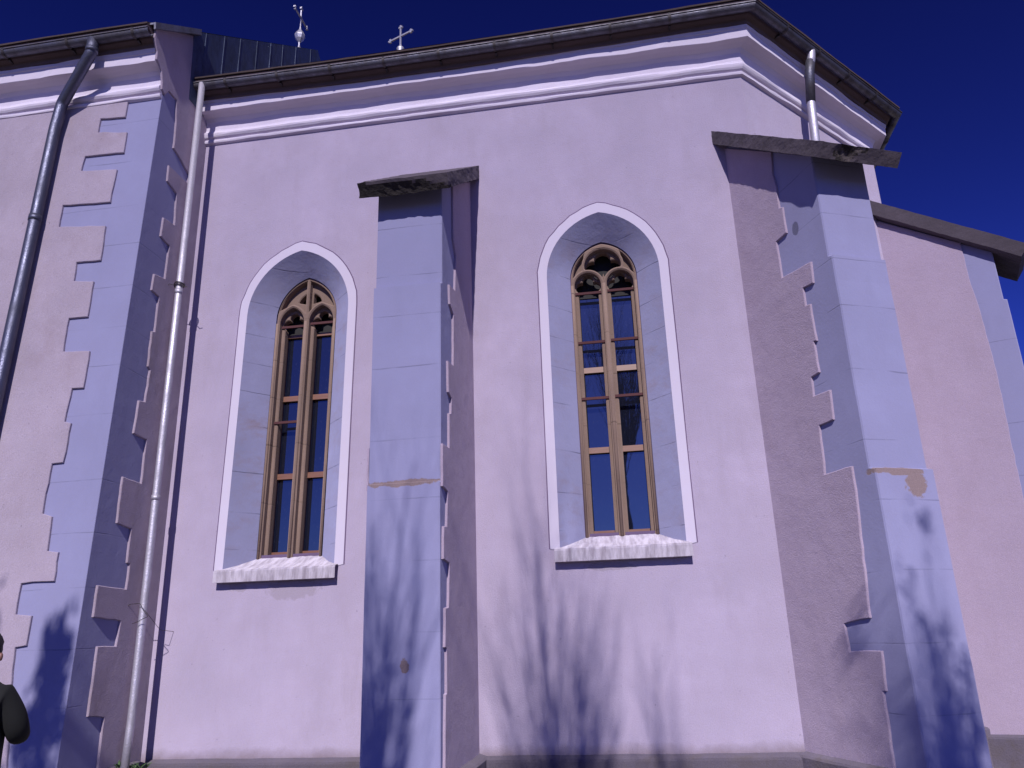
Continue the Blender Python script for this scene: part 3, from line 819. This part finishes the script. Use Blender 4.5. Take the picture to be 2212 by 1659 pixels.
# loose wire twisted round the pipe
cm = MB()
for dz, r_ in ((-0.012, 0.062), (0.006, 0.066), (0.022, 0.061)):
    cm.tube([(x2 + r_ * math.cos(R(a)), y2 + r_ * math.sin(R(a)), 5.72 + dz + 0.01 * math.sin(R(a * 1.7))) for a in range(0, 361, 20)], 0.006, 5)
cm.tube([(x2 - 0.06, y2 - 0.03, 5.72), (x2 - 0.12, y2 - 0.05, 5.735), (x2 - 0.15, y2 - 0.02, 5.70)], 0.005, 5)
cm.tube([(x2 + 0.05, y2 - 0.05, 5.71), (x2 + 0.10, y2 - 0.07, 5.67), (x2 + 0.14, y2 - 0.05, 5.665)], 0.005, 5)
cm.build('tie_wire', M_wire, p2)
cm = MB()
cm.tube(bend([(x2 - 0.14, y2 - 0.09, 1.62), (x2 - 0.13, y2 - 0.09, 1.70), (x2 + 0.02, y2 - 0.10, 1.71), (x2 + 0.06, y2 - 0.09, 1.63), (x2 + 0.13, y2 - 0.08, 1.56), (x2 + 0.07, y2 - 0.09, 1.54), (x2 + 0.0, y2 - 0.10, 1.50), (x2 - 0.05, y2 - 0.10, 1.49)], 0.03), 0.0038, 5)
cm.tube([(x2 + 0.06, y2 - 0.06, 1.63), (x2 + 0.10, -0.25, 1.42), (x2 + 0.12, 0.0, 1.40)], 0.003, 5)
cm.build('tie_wire', M_wire, p2)

def ny(z): return NY - 0.27 * (1 - z / 8.3)
xA = -7.2
downpipe([(-6.60, NY - 0.43, 8.93), (-6.60, NY - 0.43, 8.72), (-7.16, ny(8.2) - 0.15, 8.20), (xA, ny(7.9) - 0.14, 7.8), (xA - 0.02, ny(4) - 0.14, 4.0), (xA - 0.02, ny(0) - 0.14, -0.2)], 0.072, M_pipe_dark,
         [((xA - 0.008, ny(6.4) - 0.14, 6.4), (xA - 0.008, ny(6.48) - 0.14, 6.48)), ((-6.60, NY - 0.43, 8.72), (-6.60, NY - 0.43, 8.78))],
         [])
d2 = V((math.cos(TH), math.sin(TH), 0)); n2 = V((math.sin(TH), -math.cos(TH), 0))
q3 = V((P1.x, P1.y, 0)) + d2 * 1.16
def w2p(off_, z, s=0.0): 
    p = q3 + d2 * s + n2 * off_; return (p.x, p.y, z)
p3 = downpipe([w2p(0.43, 8.92), w2p(0.42, 8.80), w2p(0.36, 8.60), w2p(0.30, 8.1), w2p(0.24, 6.9), w2p(0.20, 6.2)], 0.058, M_pipe_bright,
         [], [])
mb = MB(); mb.tube([w2p(0.40, 8.76), w2p(0.36, 8.60), w2p(0.30, 8.12)], 0.064, 16); mb.build('pipe_sleeve', M_gutter, p3, True)

# ------------------------------------------------------------------ roof crosses
def cross(c, zb, arm_dir, zarm, half, ztop, orb, with_collar):
    root = empty('roof_cross'); root.parent = church
    a = V((*arm_dir, 0)).normalized(); ang = math.atan2(a.y, a.x)
    mb = MB(); M = Matrix.Translation((c[0], c[1], 0)) @ Matrix.Rotation(ang, 4, 'Z'); t = 0.017
    mb.box(-t, t, -0.012, 0.012, zb, ztop, M); mb.box(-half, half, -0.014, 0.014, zarm - t, zarm + t, M)
    # flared tips
    for (px, pz, h, v) in ((-half, zarm, 1, 0), (half, zarm, 1, 0), (0, ztop, 0, 1)):
        for k_ in range(2):
            q = 0.030 - 0.012 * k_; e = 0.05
            if h: mb.box(px - 0.02, px + 0.02, -0.018, 0.018, pz - 0.045, pz + 0.045, M)
            else: mb.box(-0.045, 0.045, -0.018, 0.018, pz - 0.02, pz + 0.02, M)
            break
        sg = -1 if px < 0 else 1
        if h: mb.box(min(px, px + sg * 0.05), max(px, px + sg * 0.05), -0.016, 0.016, pz - 0.018, pz + 0.018, M)
        else: mb.box(-0.018, 0.018, -0.016, 0.016, pz, pz + 0.05, M)
    mb.build('cross', M_cross, root)
    if orb:
        ob = MB(); z0, r = orb
        ob.lathe((c[0], c[1], z0), [(0.0, -1.45 * r), (0.3 * r, -1.3 * r), (0.75 * r, -0.7 * r), (1.0 * r, -0.05 * r), (1.0 * r, 0.05 * r), (0.72 * r, 0.7 * r), (0.3 * r, 1.35 * r), (0.15 * r, 1.9 * r), (0, 1.9 * r)], 8)
        ob.build('orb', M_cross, root)
    ob = MB(); ob.lathe((c[0], c[1], zb), [(0.10, -0.9), (0.09, -0.2), (0.07, -0.06), (0.085, -0.03), (0.07, 0.0), (0.035, 0.03), (0.02, 0.08), (0, 0.08)] if with_collar else [(0.05, -0.5), (0.04, 0.3), (0, 0.3)], 14)
    ob.build('cross_foot', M_cross, root, True)
cross((-6.25, 3.70), 12.95, (0, 1), 14.03, 0.30, 14.27, (13.55, 0.115), False)
cross((-4.02, 3.70), 12.86, (math.cos(R(22)), -math.sin(R(22))), 13.16, 0.27, 13.38, None, True)

# ------------------------------------------------------------------ ground
mb = MB(); n = 40; vs = []
for i in range(n + 1):
    for j in range(n + 1):
        gx = (i / n * 2 - 1); gy_ = (j / n * 2 - 1); x = gx * abs(gx) ** 1.5 * 900; y = gy_ * abs(gy_) ** 1.5 * 900
        vs.append((x, y, -0.46 + 0.03 * mnoise.noise(V((x * 0.3, y * 0.3, 0)))))
mb.add(vs, [(i * (n + 1) + j, (i + 1) * (n + 1) + j, (i + 1) * (n + 1) + j + 1, i * (n + 1) + j + 1) for i in range(n) for j in range(n)])
tag(mb.build('ground', M_ground, None, True), kind='structure')

# ------------------------------------------------------------------ bare trees behind the viewer (their shadows fall on the wall)
GZ = -0.46
def bare_tree(x, y, ztop, spread, shoots, seed, label, fork=0.5, lean=0.0, r0=0.10, thick=(0.13, 0.24), leaves=0):
    rnd = random.Random(seed)
    root = empty('bare_tree', (x, y, GZ)); H = ztop - GZ; zf = H * fork
    tag(root, label, 'tree', 'bare trees facing the church')
    tm = MB(); tm.tube([(0, 0, -0.2), (0.03, 0.02, zf * 0.5), (-0.02, 0, zf), (lean * 0.3, 0, zf + 0.5)], [r0 * 1.25, r0, r0 * 0.8, r0 * 0.5], 9)
    cm = MB()
    def shoot(p, d, L, r, depth):
        pts = [p]; rs = [r]; n = 6; q = p.copy(); dd = d.copy()
        for i in range(n):
            dd = (dd + V((rnd.uniform(-.09, .09), rnd.uniform(-.09, .09), 0.12))).normalized()
            q = q + dd * L / n; pts.append(q.copy()); rs.append(r * (1 - 0.8 * (i + 1) / n))
        cm.tube(pts, rs, 5 if depth else 6, False)
        if depth < 3:
            for _ in range(3 if depth else 5):
                i = rnd.randint(1, n - 1); a = rnd.uniform(0, 2 * math.pi)
                nd = (dd + V((math.cos(a), math.sin(a), 0.3)) * rnd.uniform(0.3, 0.6)).normalized()
                shoot(pts[i], nd, L * rnd.uniform(0.3, 0.55), rs[i] * 0.62, depth + 1)
    for i in range(shoots):
        a = rnd.uniform(0, 2 * math.pi); rr = spread * math.sqrt(rnd.random()); h = H * (1 - (0.34 * (rr / spread) ** 1.3) * rnd.uniform(0.6, 1.2)) - rnd.uniform(0, 0.10) * H
        z0 = zf * rnd.uniform(0.82, 1.0); p = V((0, 0, z0)); e = V((rr * math.cos(a) + lean, rr * math.sin(a), h))
        d = (e - p).normalized(); shoot(p, d, (e - p).length, r0 * rnd.uniform(*thick), 0)
    if leaves:
        src = list(cm.v); cl = [rnd.choice(src) for _ in range(60)]
        for _ in range(leaves):
            q = rnd.choice(cl) + V((rnd.gauss(0, .06), rnd.gauss(0, .06), rnd.gauss(0, .10)))
            d = V((rnd.uniform(-1, 1), rnd.uniform(-1, 1), rnd.uniform(-1, .4))).normalized(); e = d.orthogonal().normalized() * rnd.uniform(.012, .025)
            cm.add([q - e, q + d * .035, q + e, q - d * .035], [(0, 1, 2, 3)])
    tm.build('trunk', M_bark, root, True); cm.build('crown', M_bark, root)
    return root
TY = -10.6; K = 0.71; KX = 0.075
def sh(x, z, wy=0.0): return x + KX * (wy - TY), z + K * (wy - TY)
def shadow_tree(xs, zs, wy, spread, shoots, seed, label, **kw):
    X, Zt = sh(xs, zs, wy); return bare_tree(X, TY + random.Random(seed).uniform(-1.2, 1.2) * 0, Zt, spread, shoots, seed, label, **kw)
shadow_tree(-1.02, 3.5, 0, 1.0, 46, 11, 'tall bare tree with upright shoots facing the wall between the windows', fork=0.56, r0=0.12, thick=(0.11, 0.20))
shadow_tree(0.12, 2.1, 0, 0.5, 25, 12, 'slim bare tree with forked top facing the right window', fork=0.66, r0=0.10)
shadow_tree(-2.45, 3.6, -1.6, 0.62, 36, 13, 'bare tree with narrow crown facing the middle buttress', fork=0.60, r0=0.11)
shadow_tree(2.36, 2.0, -1.4, 0.95, 60, 14, 'bushy bare tree with thick twigs facing the corner buttress', fork=0.62, r0=0.13, leaves=1500)

def leafy(x, y, ztop, wid, seed, label, cat='tree', count=2600, base=0.0):
    rnd = random.Random(seed); root = empty('conifer_tree', (x, y, GZ)); tag(root, label, cat); H = ztop - GZ
    tm = MB(); tm.tube([(0, 0, -0.2), (0, 0, H * 0.92)], [0.16, 0.02], 8); tm.build('trunk', M_bark, root, True)
    cm = MB(); cl = []
    for i in range(110):
        t = rnd.random() ** 0.7; z = H * (0.10 + 0.88 * t); r = wid * (1 - t) ** 0.8 * (0.35 + 0.75 * rnd.random()) + 0.05; a = rnd.uniform(0, 6.283)
        cl.append((r * math.cos(a), r * math.sin(a), z, 0.12 + 0.28 * (1 - t)))
    for i in range(count):
        cx, cy, cz, cr = rnd.choice(cl); p = V((cx + rnd.gauss(0, cr * .5), cy + rnd.gauss(0, cr * .5), cz + rnd.gauss(0, cr * .8)))
        d = V((rnd.uniform(-.5, .5), rnd.uniform(-.5, .5), 1)).normalized(); e = d.orthogonal().normalized() * rnd.uniform(0.02, 0.05); L = rnd.uniform(0.10, 0.24)
        cm.add([p - e, p + e, p + d * L], [(0, 1, 2)])
    cm.build('crown', M_conifer, root); return root
X, Zt = sh(-6.02, 1.55, -1.3); leafy(X, TY, Zt, 0.62, 21, 'narrow dark conifer facing the blue quoins of the nave corner')
X, Zt = sh(-6.95, 1.85, -1.3); leafy(X, TY, Zt, 0.8, 22, 'taller dark conifer facing the nave wall beside the dark downpipe')

# ------------------------------------------------------------------ weeds at the pipe foot
def weed(loc, seed, label):
    rnd = random.Random(seed); mb = MB()
    for i in range(26):
        a = rnd.uniform(0, 6.283); L = rnd.uniform(0.07, 0.17); d = V((math.cos(a), math.sin(a), rnd.uniform(0.3, 1.3))).normalized(); s = d.cross(Z).normalized()
        w = rnd.uniform(0.010, 0.022); p = V((rnd.uniform(-.05, .05), rnd.uniform(-.05, .05), 0)); q = p + d * L
        mb.add([p, p + d * L * .5 + s * w, q - Z * L * .25, p + d * L * .5 - s * w], [(0, 1, 2, 3)])
    o = mb.build('weed', M_weed); o.location = loc; tag(o, label, 'plant', 'weeds on the plinth'); return o
weed((-5.50, -0.42, -0.03), 1, 'small green weed on the plinth just right of the bright downpipe foot')
weed((-5.74, -0.50, -0.02), 2, 'small green weed on the plinth just left of the bright downpipe foot')

# ------------------------------------------------------------------ person at the left edge
def skin(name, verts, edges, mat, parent, sub=2, root_i=0):
    me = bpy.data.meshes.new(name); me.from_pydata([v[:3] for v in verts], edges, [])
    o = bpy.data.objects.new(name + '_tmp', me); COL.objects.link(o)
    o.modifiers.new('skin', 'SKIN'); sd = me.skin_vertices[0].data
    for i, v in enumerate(verts):
        r = v[3]; sd[i].radius = r if isinstance(r, tuple) else (r, r); sd[i].use_root = (i == root_i)
    s_ = o.modifiers.new('sub', 'SUBSURF'); s_.levels = sub; s_.render_levels = sub
    dg = bpy.context.evaluated_depsgraph_get(); dg.update()
    m2 = bpy.data.meshes.new_from_object(o.evaluated_get(dg)); m2.name = name
    bpy.data.objects.remove(o)
    m2.materials.clear(); m2.materials.append(mat)
    m2.polygons.foreach_set('use_smooth', [True] * len(m2.polygons))
    ob = bpy.data.objects.new(name, m2); COL.objects.link(ob); ob.parent = parent
    return ob
# local frame: person faces +y (towards the church), origin on the ground
per = empty('person', (-3.815, -4.72, GZ)); per.rotation_euler = (0, 0, R(8)); per.scale = (1.035, 1.035, 1.035)
tag(per, 'person in a black coat with short dark hair standing at the left edge', 'person')
body_v = [(0, 0, 0.92, 0.095), (0, 0, 1.10, 0.10), (0, 0.0, 1.30, (0.15, 0.11)), (0, -0.01, 1.43, 0.075), (0, 0.0, 1.50, 0.055), (0, 0.02, 1.58, (0.07, 0.085)), (0, 0.02, 1.655, 0.055),
          (0.17, -0.01, 1.39, 0.055), (0.215, 0.06, 1.16, 0.042), (0.10, 0.26, 1.22, 0.034), (0.05, 0.31, 1.25, 0.026),
          (-0.17, -0.01, 1.39, 0.055), (-0.215, 0.06, 1.16, 0.042), (-0.10, 0.26, 1.22, 0.034), (-0.05, 0.31, 1.25, 0.026),
          (0.09, 0, 0.84, 0.065), (0.10, 0.02, 0.48, 0.058), (0.10, -0.01, 0.09, 0.042), (0.11, 0.13, 0.04, 0.035),
          (-0.09, 0, 0.84, 0.065), (-0.10, 0.02, 0.48, 0.058), (-0.10, -0.01, 0.09, 0.042), (-0.11, 0.13, 0.04, 0.035)]
body_e = [(0, 1), (1, 2), (2, 3), (3, 4), (4, 5), (5, 6), (2, 7), (7, 8), (8, 9), (9, 10), (2, 11), (11, 12), (12, 13), (13, 14), (0, 15), (15, 16), (16, 17), (17, 18), (0, 19), (19, 20), (20, 21), (21, 22)]
fi = 0
for sg in (1, -1):
    hand = 10 if sg > 0 else 14
    for k_, (dx, dz, L) in enumerate(((0.0, 0.03, 0.075), (0.0, 0.010, 0.085), (0.0, -0.012, 0.08), (0.0, -0.032, 0.06))):
        b0 = len(body_v); hx, hy, hz2 = body_v[hand][:3]
        body_v += [(hx - sg * 0.03, hy + 0.02, hz2 + dz, 0.0095), (hx - sg * 0.03 - sg * L * 0.5, hy + 0.035, hz2 + dz, 0.009), (hx - sg * 0.03 - sg * L * 0.75, hy + 0.015, hz2 + dz - 0.004, 0.008)]
        body_e += [(hand, b0), (b0, b0 + 1), (b0 + 1, b0 + 2)]
    b0 = len(body_v); body_v += [(hx - sg * 0.0, hy - 0.03, hz2 + 0.035, 0.011), (hx - sg * 0.035, hy - 0.04, hz2 + 0.05, 0.009)]; body_e += [(hand, b0), (b0, b0 + 1)]
body = skin('body', body_v, body_e, M_skin, per)
coat_v = [(0, 0, 0.78, (0.21, 0.16)), (0, 0, 1.0, (0.19, 0.15)), (0, 0, 1.15, (0.185, 0.145)), (0, 0, 1.30, (0.21, 0.15)), (0, -0.015, 1.41, (0.13, 0.10)), (0, -0.01, 1.49, 0.078),
          (0.175, -0.01, 1.375, 0.085), (0.225, 0.05, 1.20, 0.068), (0.20, 0.12, 1.15, 0.06), (0.11, 0.25, 1.215, 0.05),
          (-0.175, -0.01, 1.375, 0.085), (-0.225, 0.05, 1.20, 0.068), (-0.20, 0.12, 1.15, 0.06), (-0.11, 0.25, 1.215, 0.05)]
skin('coat', coat_v, [(0, 1), (1, 2), (2, 3), (3, 4), (4, 5), (3, 6), (6, 7), (7, 8), (8, 9), (3, 10), (10, 11), (11, 12), (12, 13)], M_coat, per)
tv = [(0, 0, 0.92, (0.17, 0.14))]; te = []
for sg in (1, -1):
    k_ = len(tv); tv += [(sg * 0.09, 0, 0.80, 0.105), (sg * 0.10, 0.02, 0.48, 0.085), (sg * 0.10, -0.005, 0.10, 0.075)]; te += [(0, k_), (k_, k_ + 1), (k_ + 1, k_ + 2)]
skin('trousers', tv, te, M_trouser, per)
for sg in (1, -1):
    skin('shoe', [(sg * 0.10, -0.04, 0.05, 0.05), (sg * 0.105, 0.05, 0.05, 0.052), (sg * 0.115, 0.17, 0.04, 0.042)], [(0, 1), (1, 2)], M_shoe, per)
hm = MB()
hv = []
for i in range(11):
    for j in range(20):
        ph = R(-38 + 128 * i / 10); a = 2 * math.pi * j / 20
        fy = math.sin(a); front = max(0, fy)
        rr_ = 1.0
        z = 0.118 * math.sin(ph) if ph > 0 else 0.105 * math.sin(ph) * (1 - front)
        c_ = math.cos(ph)
        hv.append((0.086 * c_ * math.cos(a), 0.012 + 0.104 * c_ * fy - (0.03 * front if ph < 0.45 else 0), 1.615 + z + 0.005 * math.sin(a * 9 + i)))
hm.add(hv, [(i * 20 + j, i * 20 + (j + 1) % 20, (i + 1) * 20 + (j + 1) % 20, (i + 1) * 20 + j) for i in range(10) for j in range(20)])
hm.build('hair', M_hair, per, True)
fm = MB()
fm.lathe((0, 0.112, 1.575), [(0, 0.0)] * 2, 6)
for sg in (1, -1):
    skin('ear', [(sg * 0.083, 0.02, 1.605, 0.012), (sg * 0.090, 0.012, 1.585, 0.014), (sg * 0.084, 0.022, 1.56, 0.010)], [(0, 1), (1, 2)], M_skin, per, 1)
skin('nose', [(0, 0.098, 1.61, 0.010), (0, 0.118, 1.575, 0.014)], [(0, 1)], M_skin, per, 1)
